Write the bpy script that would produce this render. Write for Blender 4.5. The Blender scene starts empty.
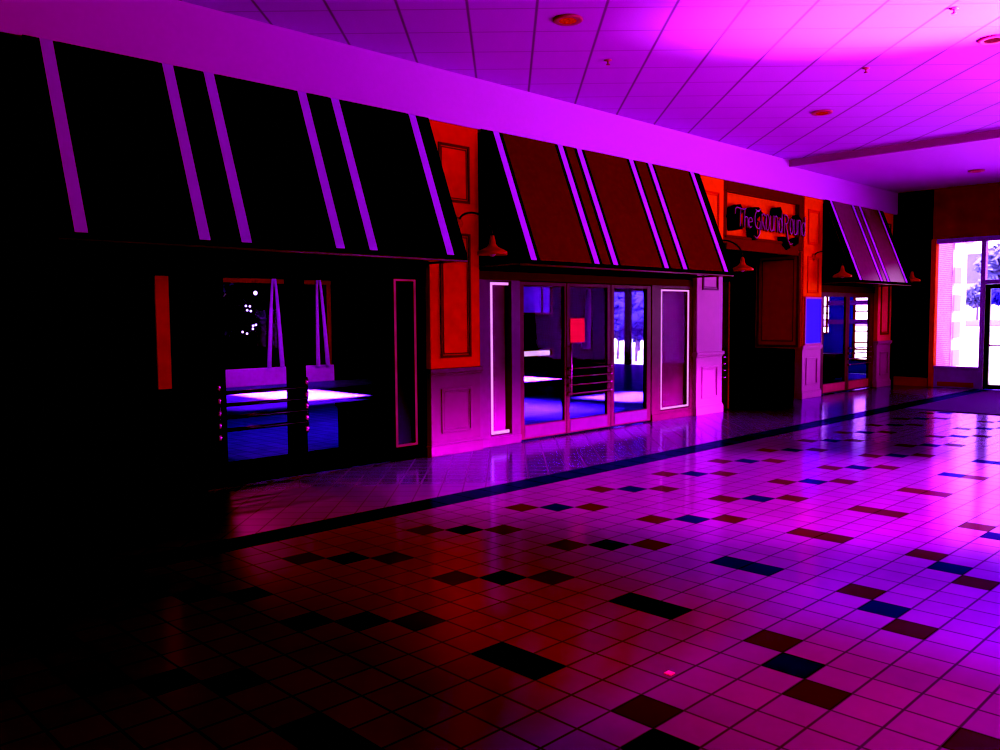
import bpy, bmesh, math, random
from mathutils import Vector, Matrix
random.seed(7)
R = random.Random(11)
C = bpy.context.scene.collection
PI = math.pi

# ------------------------------------------------------------------ materials
def mat(name, col, rough=0.6, var=0.12, scale=6.0, spec=0.3, bump=0.0, gloss=None):
    m = bpy.data.materials.new(name); m.use_nodes = True
    nt = m.node_tree; N = nt.nodes; L = nt.links
    b = N['Principled BSDF']
    tc = N.new('ShaderNodeTexCoord'); no = N.new('ShaderNodeTexNoise')
    no.inputs['Scale'].default_value = scale; no.inputs['Detail'].default_value = 4
    L.new(tc.outputs['Object'], no.inputs['Vector'])
    mx = N.new('ShaderNodeMix'); mx.data_type = 'RGBA'
    mx.inputs[6].default_value = (*[c*(1-var) for c in col], 1)
    mx.inputs[7].default_value = (*[min(1, c*(1+var)) for c in col], 1)
    L.new(no.outputs['Fac'], mx.inputs[0]); L.new(mx.outputs[2], b.inputs['Base Color'])
    b.inputs['Roughness'].default_value = rough
    b.inputs['Specular IOR Level'].default_value = spec
    b.inputs['Specular Tint'].default_value = (0.8, 0.15, 1, 1)
    if bump:
        bp = N.new('ShaderNodeBump'); bp.inputs['Strength'].default_value = bump
        L.new(no.outputs['Fac'], bp.inputs['Height']); L.new(bp.outputs['Normal'], b.inputs['Normal'])
    return m

def emit(name, col, strength, var=0.3, scale=3.0):
    m = bpy.data.materials.new(name); m.use_nodes = True
    nt = m.node_tree; N = nt.nodes; L = nt.links
    N.remove(N['Principled BSDF']); out = N['Material Output']
    e = N.new('ShaderNodeEmission'); e.inputs['Strength'].default_value = strength
    tc = N.new('ShaderNodeTexCoord'); no = N.new('ShaderNodeTexNoise'); no.inputs['Scale'].default_value = scale
    L.new(tc.outputs['Object'], no.inputs['Vector'])
    mx = N.new('ShaderNodeMix'); mx.data_type = 'RGBA'
    mx.inputs[6].default_value = (*[c*(1-var) for c in col], 1); mx.inputs[7].default_value = (*[c*(1+var) for c in col], 1)
    L.new(no.outputs['Fac'], mx.inputs[0]); L.new(mx.outputs[2], e.inputs['Color'])
    L.new(e.outputs[0], out.inputs['Surface'])
    return m

def glass_mat(name, refl=0.5, tint=(1, 1, 1)):
    m = bpy.data.materials.new(name); m.use_nodes = True
    nt = m.node_tree; N = nt.nodes; L = nt.links
    N.remove(N['Principled BSDF']); out = N['Material Output']
    t = N.new('ShaderNodeBsdfTransparent'); t.inputs[0].default_value = (*tint, 1)
    g = N.new('ShaderNodeBsdfGlossy'); g.inputs['Roughness'].default_value = 0.02; g.inputs['Color'].default_value = (0.7, 0.2, 1, 1)
    f = N.new('ShaderNodeFresnel'); f.inputs[0].default_value = 1.4
    mu = N.new('ShaderNodeMath'); mu.operation = 'MULTIPLY'; mu.inputs[1].default_value = refl
    mx = N.new('ShaderNodeMixShader')
    L.new(f.outputs[0], mu.inputs[0]); L.new(mu.outputs[0], mx.inputs[0])
    L.new(t.outputs[0], mx.inputs[1]); L.new(g.outputs[0], mx.inputs[2]); L.new(mx.outputs[0], out.inputs['Surface'])
    return m

TX, TY, TS = 3.1891, 1.2033, 0.2032      # tile grid origin and size

def tile_mat(name, col, mode='grid', var=0.25, gl=(0.62, 0.28, 1.0), fmul=1.0, rough=0.13):
    """glazed floor tile: grout lines, a shade of its own per tile, mirror-like glaze"""
    m = bpy.data.materials.new(name); m.use_nodes = True
    nt = m.node_tree; N = nt.nodes; L = nt.links
    N.remove(N['Principled BSDF']); out = N['Material Output']
    tc = N.new('ShaderNodeTexCoord'); mp = N.new('ShaderNodeMapping'); mp.vector_type = 'POINT'
    if mode == 'grid':
        mp.inputs['Location'].default_value = (-TX/TS, -TY/TS, 0.5); mp.inputs['Scale'].default_value = (1/TS, 1/TS, 0)
    elif mode == 'diag':
        mp.inputs['Rotation'].default_value = (0, 0, PI/4); mp.inputs['Scale'].default_value = (1/TS, 1/TS, 0)
        mp.inputs['Location'].default_value = (0, 0, 0.5)
    else:
        mp.inputs['Scale'].default_value = (1/0.305, 1/0.305, 0); mp.inputs['Location'].default_value = (0, -5.267/0.305, 0.5)
    L.new(tc.outputs['Object'], mp.inputs['Vector'])
    fr = N.new('ShaderNodeVectorMath'); fr.operation = 'FRACTION'; L.new(mp.outputs[0], fr.inputs[0])
    fl = N.new('ShaderNodeVectorMath'); fl.operation = 'FLOOR'; L.new(mp.outputs[0], fl.inputs[0])
    wn = N.new('ShaderNodeTexWhiteNoise'); wn.noise_dimensions = '2D'; L.new(fl.outputs[0], wn.inputs['Vector'])
    sx = N.new('ShaderNodeSeparateXYZ'); L.new(fr.outputs[0], sx.inputs[0])
    def edge(o):
        a = N.new('ShaderNodeMath'); a.operation = 'SUBTRACT'; a.inputs[1].default_value = 0.5; L.new(o, a.inputs[0])
        b = N.new('ShaderNodeMath'); b.operation = 'ABSOLUTE'; L.new(a.outputs[0], b.inputs[0]); return b.outputs[0]
    mxm = N.new('ShaderNodeMath'); mxm.operation = 'MAXIMUM'; L.new(edge(sx.outputs[0]), mxm.inputs[0]); L.new(edge(sx.outputs[1]), mxm.inputs[1])
    gr = N.new('ShaderNodeMapRange'); gr.inputs['From Min'].default_value = 0.462; gr.inputs['From Max'].default_value = 0.482
    L.new(mxm.outputs[0], gr.inputs['Value'])
    no = N.new('ShaderNodeTexNoise'); no.inputs['Scale'].default_value = 9; no.inputs['Detail'].default_value = 5; L.new(tc.outputs['Object'], no.inputs['Vector'])
    ad = N.new('ShaderNodeMath'); ad.operation = 'ADD'; L.new(wn.outputs['Value'], ad.inputs[0]); L.new(no.outputs['Fac'], ad.inputs[1])
    hf = N.new('ShaderNodeMath'); hf.operation = 'MULTIPLY'; hf.inputs[1].default_value = 0.5; L.new(ad.outputs[0], hf.inputs[0])
    c1 = N.new('ShaderNodeMix'); c1.data_type = 'RGBA'
    c1.inputs[6].default_value = (*[c*(1-var) for c in col], 1); c1.inputs[7].default_value = (*[c*(1+var) for c in col], 1)
    L.new(hf.outputs[0], c1.inputs[0])
    c2 = N.new('ShaderNodeMix'); c2.data_type = 'RGBA'; c2.inputs[7].default_value = (*[c*0.22 for c in col], 1)
    L.new(gr.outputs[0], c2.inputs[0]); L.new(c1.outputs[2], c2.inputs[6])
    df = N.new('ShaderNodeBsdfDiffuse'); L.new(c2.outputs[2], df.inputs['Color'])
    gs = N.new('ShaderNodeBsdfGlossy'); gs.inputs['Color'].default_value = (*gl, 1)
    rr = N.new('ShaderNodeMapRange'); rr.inputs['To Min'].default_value = rough*0.75; rr.inputs['To Max'].default_value = rough*1.35
    L.new(no.outputs['Fac'], rr.inputs['Value']); L.new(rr.outputs[0], gs.inputs['Roughness'])
    bp = N.new('ShaderNodeBump'); bp.inputs['Strength'].default_value = 0.25; bp.inputs['Distance'].default_value = 0.004; bp.invert = True
    L.new(gr.outputs[0], bp.inputs['Height']); L.new(bp.outputs[0], df.inputs['Normal'])
    f = N.new('ShaderNodeFresnel'); f.inputs[0].default_value = 1.45
    inv = N.new('ShaderNodeMath'); inv.operation = 'MULTIPLY_ADD'; inv.inputs[1].default_value = -0.5*fmul; inv.inputs[2].default_value = fmul
    L.new(gr.outputs[0], inv.inputs[0])
    mu = N.new('ShaderNodeMath'); mu.operation = 'MULTIPLY'; L.new(f.outputs[0], mu.inputs[0]); L.new(inv.outputs[0], mu.inputs[1])
    g2 = N.new('ShaderNodeBsdfGlossy'); g2.inputs['Color'].default_value = (*gl, 1); g2.inputs['Roughness'].default_value = 0.42
    mg = N.new('ShaderNodeMixShader'); mg.inputs[0].default_value = 0.25; L.new(gs.outputs[0], mg.inputs[1]); L.new(g2.outputs[0], mg.inputs[2])
    ms = N.new('ShaderNodeMixShader'); L.new(mu.outputs[0], ms.inputs[0]); L.new(df.outputs[0], ms.inputs[1]); L.new(mg.outputs[0], ms.inputs[2])
    L.new(ms.outputs[0], out.inputs['Surface'])
    return m

def line_mat(name, col, size, offx, offy, rot=PI/4, w=0.012, dark=0.35, rough=0.8):
    """flat panels with joint lines in a rotated grid (suspended ceiling)"""
    m = bpy.data.materials.new(name); m.use_nodes = True
    nt = m.node_tree; N = nt.nodes; L = nt.links; b = N['Principled BSDF']
    tc = N.new('ShaderNodeTexCoord'); sp = N.new('ShaderNodeSeparateXYZ'); L.new(tc.outputs['Object'], sp.inputs[0])
    def lin(sgn, off):
        a = N.new('ShaderNodeMath'); a.operation = 'ADD' if sgn > 0 else 'SUBTRACT'
        L.new(sp.outputs[0], a.inputs[0]); L.new(sp.outputs[1], a.inputs[1])
        k = N.new('ShaderNodeMath'); k.operation = 'MULTIPLY_ADD'; k.inputs[1].default_value = 1/(math.sqrt(2)*size); k.inputs[2].default_value = -off
        L.new(a.outputs[0], k.inputs[0])
        f = N.new('ShaderNodeMath'); f.operation = 'FRACT'; L.new(k.outputs[0], f.inputs[0])
        s = N.new('ShaderNodeMath'); s.operation = 'SUBTRACT'; s.inputs[1].default_value = 0.5; L.new(f.outputs[0], s.inputs[0])
        ab = N.new('ShaderNodeMath'); ab.operation = 'ABSOLUTE'; L.new(s.outputs[0], ab.inputs[0]); return ab.outputs[0]
    def mr(o, width):
        r = N.new('ShaderNodeMapRange'); r.inputs['From Min'].default_value = 0.5-width/size; r.inputs['From Max'].default_value = 0.5-width/size*0.5
        L.new(o, r.inputs['Value']); return r.outputs[0]
    l1 = mr(lin(-1, offx), w*1.3); l2 = mr(lin(1, offy), w*0.9)
    l2h = N.new('ShaderNodeMath'); l2h.operation = 'MULTIPLY'; l2h.inputs[1].default_value = 0.6; L.new(l2, l2h.inputs[0])
    mxm = N.new('ShaderNodeMath'); mxm.operation = 'MAXIMUM'; L.new(l1, mxm.inputs[0]); L.new(l2h.outputs[0], mxm.inputs[1])
    no = N.new('ShaderNodeTexNoise'); no.inputs['Scale'].default_value = 60; L.new(tc.outputs['Object'], no.inputs['Vector'])
    c1 = N.new('ShaderNodeMix'); c1.data_type = 'RGBA'
    c1.inputs[6].default_value = (*[c*0.93 for c in col], 1); c1.inputs[7].default_value = (*[min(1, c*1.07) for c in col], 1); L.new(no.outputs['Fac'], c1.inputs[0])
    c2 = N.new('ShaderNodeMix'); c2.data_type = 'RGBA'; c2.inputs[7].default_value = (*[c*dark for c in col], 1)
    L.new(mxm.outputs[0], c2.inputs[0]); L.new(c1.outputs[2], c2.inputs[6]); L.new(c2.outputs[2], b.inputs['Base Color'])
    b.inputs['Roughness'].default_value = rough; b.inputs['Specular IOR Level'].default_value = 0.1
    return m

def brick_mat(name, c1, c2, mortar, axis='X', scale=4.0):
    m = bpy.data.materials.new(name); m.use_nodes = True
    nt = m.node_tree; N = nt.nodes; L = nt.links; b = N['Principled BSDF']
    tc = N.new('ShaderNodeTexCoord'); sp = N.new('ShaderNodeSeparateXYZ'); cb = N.new('ShaderNodeCombineXYZ')
    L.new(tc.outputs['Object'], sp.inputs[0]); L.new(sp.outputs[0 if axis == 'X' else 1], cb.inputs[0]); L.new(sp.outputs[2], cb.inputs[1])
    br = N.new('ShaderNodeTexBrick'); br.inputs['Scale'].default_value = scale
    br.inputs['Color1'].default_value = (*c1, 1); br.inputs['Color2'].default_value = (*c2, 1); br.inputs['Mortar'].default_value = (*mortar, 1)
    br.inputs['Mortar Size'].default_value = 0.025
    L.new(cb.outputs[0], br.inputs['Vector']); L.new(br.outputs['Color'], b.inputs['Base Color'])
    b.inputs['Roughness'].default_value = 0.9; b.inputs['Specular IOR Level'].default_value = 0.1
    return m

M = {}
M['floor'] = tile_mat('red_tile', (0.16, 0.0015, 0.085), fmul=2.0)
M['floor_brown'] = tile_mat('brown_tile', (0.030, 0.0008, 0.001), fmul=0.55)
M['floor_blue'] = tile_mat('blue_black_tile', (0.003, 0.002, 0.012), gl=(0.20, 0.10, 1.0), fmul=0.75)
M['floor_band'] = tile_mat('dark_band_tile', (0.003, 0.001, 0.010), mode='band', gl=(0.22, 0.03, 1.0), fmul=0.7)
M['floor_walk'] = tile_mat('diagonal_tile', (0.34, 0.002, 0.24), mode='diag', fmul=2.8)
M['ceiling'] = line_mat('ceiling_tile', (0.58, 0.050, 0.80), 0.6096, 0.47, 0.63, dark=0.45)
M['plaster'] = mat('plaster_violet', (0.62, 0.066, 0.74), 0.85, 0.03, 20, 0.05)
M['plaster_shaded'] = mat('plaster_step_shaded', (0.45, 0.008, 0.42), 0.85, 0.05, 20, 0.1)  # darker plaster copy: shade of the step face put into its colour
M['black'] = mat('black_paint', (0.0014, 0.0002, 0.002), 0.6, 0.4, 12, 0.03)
M['black_gloss'] = mat('black_metal', (0.004, 0.001, 0.008), 0.3, 0.3, 12, 0.35)
M['red_wood'] = mat('red_stained_wood', (0.62, 0.014, 0.010), 0.55, 0.18, 8, 0.08)
M['orange_wood'] = mat('orange_stained_wood', (0.72, 0.060, 0.002), 0.55, 0.15, 10, 0.05)
M['magenta_bounce_tint'] = mat('magenta_bounce_tinted_wood', (0.12, 0.002, 0.10), 0.55, 0.12, 8, 0.15)  # violet floor bounce put into the colour of the pillar foot
M['pink_wood_and_bounce'] = mat('pink_wood_with_bounce', (0.46, 0.058, 0.36), 0.5, 0.06, 8, 0.1)  # pink of the notice frame; on pillars, floor bounce put into the colour
M['dark_red'] = mat('dark_red_wood', (0.15, 0.003, 0.002), 0.55, 0.25, 10, 0.05)
M['header'] = mat('header_board', (0.07, 0.001, 0.006), 0.5, 0.25, 10, 0.05)
M['frame_red'] = mat('door_frame_wood', (0.12, 0.0015, 0.065), 0.45, 0.25, 10, 0.1)
M['frame_violet'] = mat('violet_frame', (0.125, 0.002, 0.115), 0.4, 0.2, 10, 0.2)
M['panel_red'] = mat('red_wall_panel', (0.42, 0.004, 0.004), 0.5, 0.2, 6, 0.1)
M['glazing_frame'] = mat('violet_glazing_frame', (0.42, 0.008, 0.62), 0.35, 0.2, 10, 0.3)
M['awn_black'] = mat('black_canvas', (0.0012, 0.0004, 0.002), 0.9, 0.3, 30, 0.0)
M['awn_red'] = mat('dark_red_canvas', (0.135, 0.0008, 0.0004), 0.9, 0.22, 14, 0.0)
M['awn_violet'] = mat('maroon_canvas', (0.24, 0.001, 0.15), 0.32, 0.3, 14, 0.5)
M['stripe'] = mat('pale_canvas_stripe', (0.57, 0.062, 0.85), 0.8, 0.04, 30, 0.05)
M['rail'] = mat('painted_rail', (0.12, 0.004, 0.06), 0.4, 0.2, 12, 0.4)
M['brass'] = mat('polished_bar', (0.55, 0.06, 0.45), 0.25, 0.25, 20, 0.6)
M['brass'].node_tree.nodes['Principled BSDF'].inputs['Metallic'].default_value = 0.8
M['shade'] = mat('red_enamel', (0.42, 0.010, 0.012), 0.4, 0.1, 10, 0.2)
M['light_strip'] = emit('pale_light_strip', (0.95, 0.42, 1.0), 1.1, 0.15, 6)
M['light_strip_dim'] = emit('dim_light_strip', (0.62, 0.03, 0.34), 0.62, 0.6, 4)
M['case_back'] = mat('case_lining', (0.24, 0.003, 0.24), 0.5, 0.3, 3, 0.03)
M['case_red'] = mat('case_lining_red', (0.14, 0.001, 0.09), 0.5, 0.6, 2.2, 0.03)
M['case_dark'] = mat('case_lining_dark', (0.006, 0.001, 0.02), 0.4, 0.3, 3, 0.3)
M['glass'] = glass_mat('door_glass', 0.008)
M['glass_clear'] = glass_mat('window_glass', 0.12)
M['blue'] = mat('plain_blue_panel', (0.075, 0.024, 0.95), 0.5, 0.04, 6, 0.05)
M['notice'] = mat('red_paper', (0.95, 0.010, 0.15), 0.8, 0.1, 6, 0.05)
M['letter'] = mat('letter_violet', (0.40, 0.04, 0.42), 0.4, 0.15, 20, 0.3)
M['carpet'] = mat('entrance_carpet', (0.10, 0.002, 0.17), 0.95, 0.25, 60, 0.05)
M['far_wall'] = mat('dark_brick_wall', (0.012, 0.001, 0.003), 0.9, 0.5, 3, 0.05)
M['far_red'] = mat('dark_red_wall', (0.40, 0.0008, 0.003), 0.9, 0.5, 3, 0.05)
M['base_red'] = mat('baseboard_red', (0.45, 0.004, 0.14), 0.5, 0.2, 8, 0.2)
M['curtain'] = mat('violet_curtain', (0.42, 0.03, 0.75), 0.8, 0.15, 10, 0.1)
M['blue_wall'] = mat('blue_wall', (0.012, 0.002, 0.16), 0.8, 0.3, 3, 0.1)
M['bulb'] = emit('small_bulb', (0.6, 0.4, 1.0), 3.0, 0.1, 3)
M['can_glow'] = emit('downlight_glow', (1.0, 0.07, 0.10), 0.5, 0.9, 40)
M['can_trim'] = mat('downlight_trim', (0.50, 0.02, 0.20), 0.4, 0.1, 10, 0.3)
M['leaf'] = mat('leaf_violet', (0.27, 0.24, 0.58), 0.8, 0.4, 3, 0.1)
M['leaf_blue'] = mat('leaf_blue', (0.07, 0.05, 0.55), 0.8, 0.5, 3, 0.1)
M['leaf_dark'] = mat('leaf_dark', (0.012, 0.004, 0.05), 0.8, 0.6, 3, 0.1)
M['bark'] = mat('bark', (0.20, 0.12, 0.30), 0.9, 0.3, 8, 0.05)
M['pale_stone'] = mat('pale_stone', (0.95, 0.85, 0.97), 0.9, 0.04, 3, 0.05)
M['quoin'] = mat('violet_stone_block', (0.52, 0.32, 0.62), 0.9, 0.1, 5, 0.05)
M['ground'] = mat('pale_pavement', (0.95, 0.88, 0.98), 0.9, 0.04, 1, 0.05)
M['hedge'] = mat('hedge', (0.34, 0.22, 0.52), 0.9, 0.3, 8, 0.05)
M['house'] = mat('house_wall', (0.20, 0.17, 0.62), 0.9, 0.15, 1, 0.05)
M['brick'] = brick_mat('pink_brick', (0.52, 0.17, 0.60), (0.44, 0.13, 0.55), (0.62, 0.34, 0.70), 'X', 5.0)
M['interior_floor'] = tile_mat('dining_floor', (0.08, 0.022, 0.30), mode='grid', gl=(0.3, 0.08, 1.0), fmul=0.6, rough=0.2)

# ------------------------------------------------------------------ mesh helpers
class MB:
    def __init__(s): s.bm = bmesh.new()
    def quad(s, pts, mi=0):
        f = s.bm.faces.new([s.bm.verts.new(p) for p in pts]); f.material_index = mi; return f
    def box(s, x0, x1, y0, y1, z0, z1):
        v = [s.bm.verts.new(p) for p in ((x0,y0,z0),(x1,y0,z0),(x1,y1,z0),(x0,y1,z0),(x0,y0,z1),(x1,y0,z1),(x1,y1,z1),(x0,y1,z1))]
        for f in ((0,3,2,1),(4,5,6,7),(0,1,5,4),(1,2,6,5),(2,3,7,6),(3,0,4,7)): s.bm.faces.new([v[i] for i in f])
        return s
    def frame(s, x0, x1, z0, z1, w, y0, y1):          # picture frame in the XZ plane
        s.box(x0, x0+w, y0, y1, z0, z1); s.box(x1-w, x1, y0, y1, z0, z1)
        s.box(x0+w, x1-w, y0, y1, z0, z0+w); s.box(x0+w, x1-w, y0, y1, z1-w, z1); return s
    def framey(s, y0, y1, z0, z1, w, x0, x1):         # picture frame in the YZ plane
        s.box(x0, x1, y0, y0+w, z0, z1); s.box(x0, x1, y1-w, y1, z0, z1)
        s.box(x0, x1, y0+w, y1-w, z0, z0+w); s.box(x0, x1, y0+w, y1-w, z1-w, z1); return s
    def prism(s, pts, x0, x1):                        # polygon in YZ swept along X
        a = [s.bm.verts.new((x0, y, z)) for y, z in pts]; b = [s.bm.verts.new((x1, y, z)) for y, z in pts]
        n = len(pts)
        s.bm.faces.new(a[::-1]); s.bm.faces.new(b)
        for i in range(n): s.bm.faces.new([a[i], a[(i+1) % n], b[(i+1) % n], b[i]])
        return s
    def tube(s, pts, r, n=10, r2=None):
        pts = [Vector(p) for p in pts]; pts = [p for k, p in enumerate(pts) if k == 0 or (p-pts[k-1]).length > 1e-4]; rings = []
        for i, p in enumerate(pts):
            d = (pts[min(i+1, len(pts)-1)]-pts[max(i-1, 0)]).normalized()
            a = d.orthogonal().normalized() if i == 0 else (pa-d*pa.dot(d)).normalized()
            pa = a; b = d.cross(a); rr = r if r2 is None else r+(r2-r)*i/(len(pts)-1)
            rings.append([s.bm.verts.new(p+(a*math.cos(2*PI*k/n)+b*math.sin(2*PI*k/n))*rr) for k in range(n)])
        for u, v in zip(rings, rings[1:]):
            for k in range(n): s.bm.faces.new([u[k], u[(k+1) % n], v[(k+1) % n], v[k]])
        s.bm.faces.new(rings[0][::-1]); s.bm.faces.new(rings[-1]); return s
    def lathe(s, prof, cx, cy, cz, n=28, axis='Z'):
        rings = []
        for r, h in prof:
            ring = []
            for k in range(n):
                a = 2*PI*k/n; c, q = r*math.cos(a), r*math.sin(a)
                ring.append(s.bm.verts.new((cx+c, cy+q, cz+h) if axis == 'Z' else (cx+c, cy+h, cz+q)))
            rings.append(ring)
        for u, v in zip(rings, rings[1:]):
            for k in range(n): s.bm.faces.new([u[k], u[(k+1) % n], v[(k+1) % n], v[k]])
        s.bm.faces.new(rings[0][::-1]); s.bm.faces.new(rings[-1]); return s
    def ball(s, c, r, seg=12):
        bmesh.ops.create_uvsphere(s.bm, u_segments=seg, v_segments=max(6, seg//2), radius=r, matrix=Matrix.Translation(c)); return s
    def leaves(s, c, rx, ry, rz, n, size):
        for _ in range(n):
            while True:
                p = Vector((R.uniform(-1, 1), R.uniform(-1, 1), R.uniform(-1, 1)))
                if 0.15 < p.length < 1: break
            q = Vector(c)+Vector((p.x*rx, p.y*ry, p.z*rz))
            a = Vector((R.gauss(0, 1), R.gauss(0, 1), R.gauss(0, 1))).normalized(); b = a.orthogonal().normalized()
            k = size*R.uniform(0.6, 1.3)
            s.quad([q-a*k, q+b*k*0.5, q+a*k, q-b*k*0.5])
        return s

origin = {}
def thing(name, label, cat, loc, group=None, kind=None):
    o = bpy.data.objects.new(name, None); C.objects.link(o); o.location = loc; o.empty_display_size = 0.1
    if label: o['label'] = label
    if cat: o['category'] = cat
    if group: o['group'] = group
    if kind: o['kind'] = kind
    origin[o] = Vector(loc); return o
def obj(name, mb, m, parent=None, bevel=0, smooth=False, loc=None, label=None):
    bm = mb.bm; bmesh.ops.recalc_face_normals(bm, faces=bm.faces) if not getattr(mb, 'keep', False) else None
    base = origin.get(parent, Vector((0, 0, 0))) if parent else Vector(loc or (0, 0, 0))
    bmesh.ops.translate(bm, verts=bm.verts, vec=-base)
    me = bpy.data.meshes.new(name); bm.to_mesh(me); bm.free()
    for x in (m if isinstance(m, list) else [m]): me.materials.append(x)
    if smooth:
        for p in me.polygons: p.use_smooth = True
    o = bpy.data.objects.new(name, me); C.objects.link(o)
    if parent: o.parent = parent
    else: o.location = base
    origin[o] = base
    if bevel:
        b = o.modifiers.new('bevel', 'BEVEL'); b.width = bevel; b.segments = 2; b.limit_method = 'ANGLE'
    if label: o['label'] = label
    return o
def struct(name, mb, m, **k):
    o = obj(name, mb, m, **k); o['kind'] = 'structure'; return o
def tag(o, label, cat, group=None, kind=None):
    o['label'] = label; o['category'] = cat
    if group: o['group'] = group
    if kind: o['kind'] = kind
    return o

YF = 7.22      # pillar faces and fascia
YG = 7.32      # glass line
XF = 19.25      # far wall
ZC, ZL = 4.267, 4.165
XL, YR = -3.2, -9.0

# ------------------------------------------------------------------ floor
mb = MB()
dark = {}
for k in range(-6, 18):
    o = 5*k
    for di, dj, c in ((0,-13,1),(1,-12,2),(2,-11,1), (3,-18,1),(4,-17,2),(5,-16,1), (2,-8,2),(2,-7,2), (2,-4,1),(1,-3,2),(0,-2,1), (0,1,1),(1,2,2),(2,3,1)):
        dark[(o+di, dj)] = c
for ij in ((12,-8),(12,-7),(17,-8),(17,-7),(22,-8),(22,-7),(27,-7)):
    if ij in dark and ij[0] > 10: dark[ij] = 1
i0 = int((XL-TX)/TS)-1; i1 = int((XF-TX)/TS)+2
j0 = -20; j1 = int((TY-YR)/TS)+1
for i in range(i0, i1):
    for j in range(j0, j1):
        x0 = TX+i*TS; y1 = TY-j*TS
        mb.quad([(x0, y1-TS, 0), (x0+TS, y1-TS, 0), (x0+TS, y1, 0), (x0, y1, 0)], dark.get((i, j), 0))
XA, XB = TX+i0*TS, TX+i1*TS
YB0 = TY+20*TS; YB1 = YB0+0.305
mb.quad([(XA, YB0, 0), (XB, YB0, 0), (XB, YB1, 0), (XA, YB1, 0)], 3)
mb.quad([(XA, YB1, 0), (XB, YB1, 0), (XB, YG+0.02, 0), (XA, YG+0.02, 0)], 4)
mb.quad([(12.1, YG+0.02, 0), (14.95, YG+0.02, 0), (14.95, 8.56, 0), (12.1, 8.56, 0)], 4)
mb.keep = True
struct('floor', mb, [M['floor'], M['floor_brown'], M['floor_blue'], M['floor_band'], M['floor_walk']])
mb = MB(); mb.box(14.45, 18.9, -1.2, 5.22, 0.0, 0.012)
tag(obj('entrance_mat', mb, M['carpet'], bevel=0.004, loc=(16.7, 2, 0)), 'large dark violet carpet mat on the tiles before the daylight windows', 'mat')

# ------------------------------------------------------------------ ceiling, fascia, walls
struct('ceiling', MB().box(XL, 14.3, YR, YF+0.3, ZC, ZC+0.12), M['ceiling'])
mb = MB(); mb.box(14.3, XF+0.3, YR, YF+0.3, ZL, ZC+0.12)
lowc = obj('trim_1', mb, M['plaster']); lowc['kind'] = 'structure'
struct('trim_2', MB().box(14.25, 14.3, YR, YF, ZL-0.015, ZC), M['plaster_shaded'])
struct('trim_3', MB().box(XL, XF, YF-0.015, YF+0.3, 3.70, ZC), M['plaster'])          # violet fascia band over the shop front
mb = MB(); mb.box(XL, 12.12, YG+0.02, YG+0.14, 2.0, 3.75); mb.box(14.9, XF, YG+0.02, YG+0.14, 2.0, 3.75); mb.box(12.12, 14.9, YG+0.02, YG+0.14, 2.7, 3.75)
mb.box(XL, 1.3, YG+0.02, YG+0.14, 0, 2.0)
struct('wall_front', mb, M['black'])
mb = MB(); mb.box(XL-0.15, XL, YR, YF+0.3, 0, ZC); struct('wall_left', mb, M['far_wall'])
mb = MB(); mb.box(XL, XF+0.2, YR-0.15, YR, 0, ZC); struct('wall_rear', mb, M['far_wall'])
# far wall, with the glazing opening from y=-3 to 6.36
mb = MB(); mb.box(XF, XF+0.2, 6.48, YF+0.3, 0, ZL); mb.box(XF, XF+0.2, YR, -3.2, 0, ZL)
for k in range(9):                                                               # shallow upright boarding in the dark corner
    y = 6.53+k*0.074; mb.box(XF-0.012, XF, y, y+0.05, 0.16, 3.4)
struct('wall_far', mb, M['far_wall'])
mb = MB(); mb.box(XF, XF+0.2, -3.2, 6.48, 3.12, ZL); struct('wall_end', mb, M['far_red'])
mb = MB(); mb.box(XF-0.05, XF, 6.50, YF-0.02, 0, 0.17); mb.box(XF-0.06, XF, 6.50, YF-0.02, 0.17, 0.19)
struct('baseboard_far', mb, M['base_red'])
# glazing
wf = thing('window_1', None, None, (XF, 5.9, 0), kind='structure')
obj('window_post', MB().box(XF-0.08, XF+0.1, 6.38, 6.48, 0, 3.12), M['red_wood'], wf, 0.006)
mb = MB(); mb.box(XF-0.06, XF+0.1, -3.2, 6.38, 3.02, 3.12); mb.box(XF-0.05, XF+0.08, 5.52, 6.38, 0.0, 0.43); mb.box(XF-0.07, XF+0.1, 5.52, 6.38, 0.40, 0.45)
obj('window_frame', mb, M['glazing_frame'], wf, 0.004)
obj('window_pane', MB().box(XF+0.02, XF+0.026, 5.52, 6.38, 0.45, 3.02), M['glass_clear'], wf)
obj('window_kick_panel', MB().box(XF-0.055, XF-0.05, 5.60, 6.30, 0.03, 0.12), M['base_red'], wf)
mb = MB(); mb.box(XF-0.06, XF+0.1, 5.44, 5.52, 0, 3.02); obj('mullion', mb, M['glazing_frame'], wf, 0.004)
d1 = thing('door_1', None, None, (XF, 4.95, 0), kind='structure')
mb = MB(); mb.framey(4.52, 5.43, 0.01, 2.14, 0.085, XF-0.02, XF+0.06); obj('door_frame', mb, M['black_gloss'], d1, 0.004)
obj('door_pane', MB().box(XF+0.015, XF+0.021, 4.6, 5.35, 0.09, 2.06), M['glass_clear'], d1)
mb = MB(); mb.tube([(XF-0.07, 4.62, 0.9), (XF-0.07, 5.33, 0.9)], 0.014); mb.box(XF-0.07, XF-0.01, 4.6, 4.63, 0.88, 0.92); mb.box(XF-0.07, XF-0.01, 5.32, 5.35, 0.88, 0.92)
obj('push_bar', mb, M['brass'], d1)
w2 = thing('window_2', None, None, (XF, 4.95, 2.2), kind='structure')
mb = MB(); mb.box(XF-0.05, XF+0.1, 4.5, 5.44, 2.15, 2.23); obj('window_frame', mb, M['glazing_frame'], w2)
obj('window_pane', MB().box(XF+0.02, XF+0.026, 4.5, 5.44, 2.23, 3.02), M['glass_clear'], w2)
w3 = thing('window_3', None, None, (XF, 0.6, 0), kind='structure')
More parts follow.
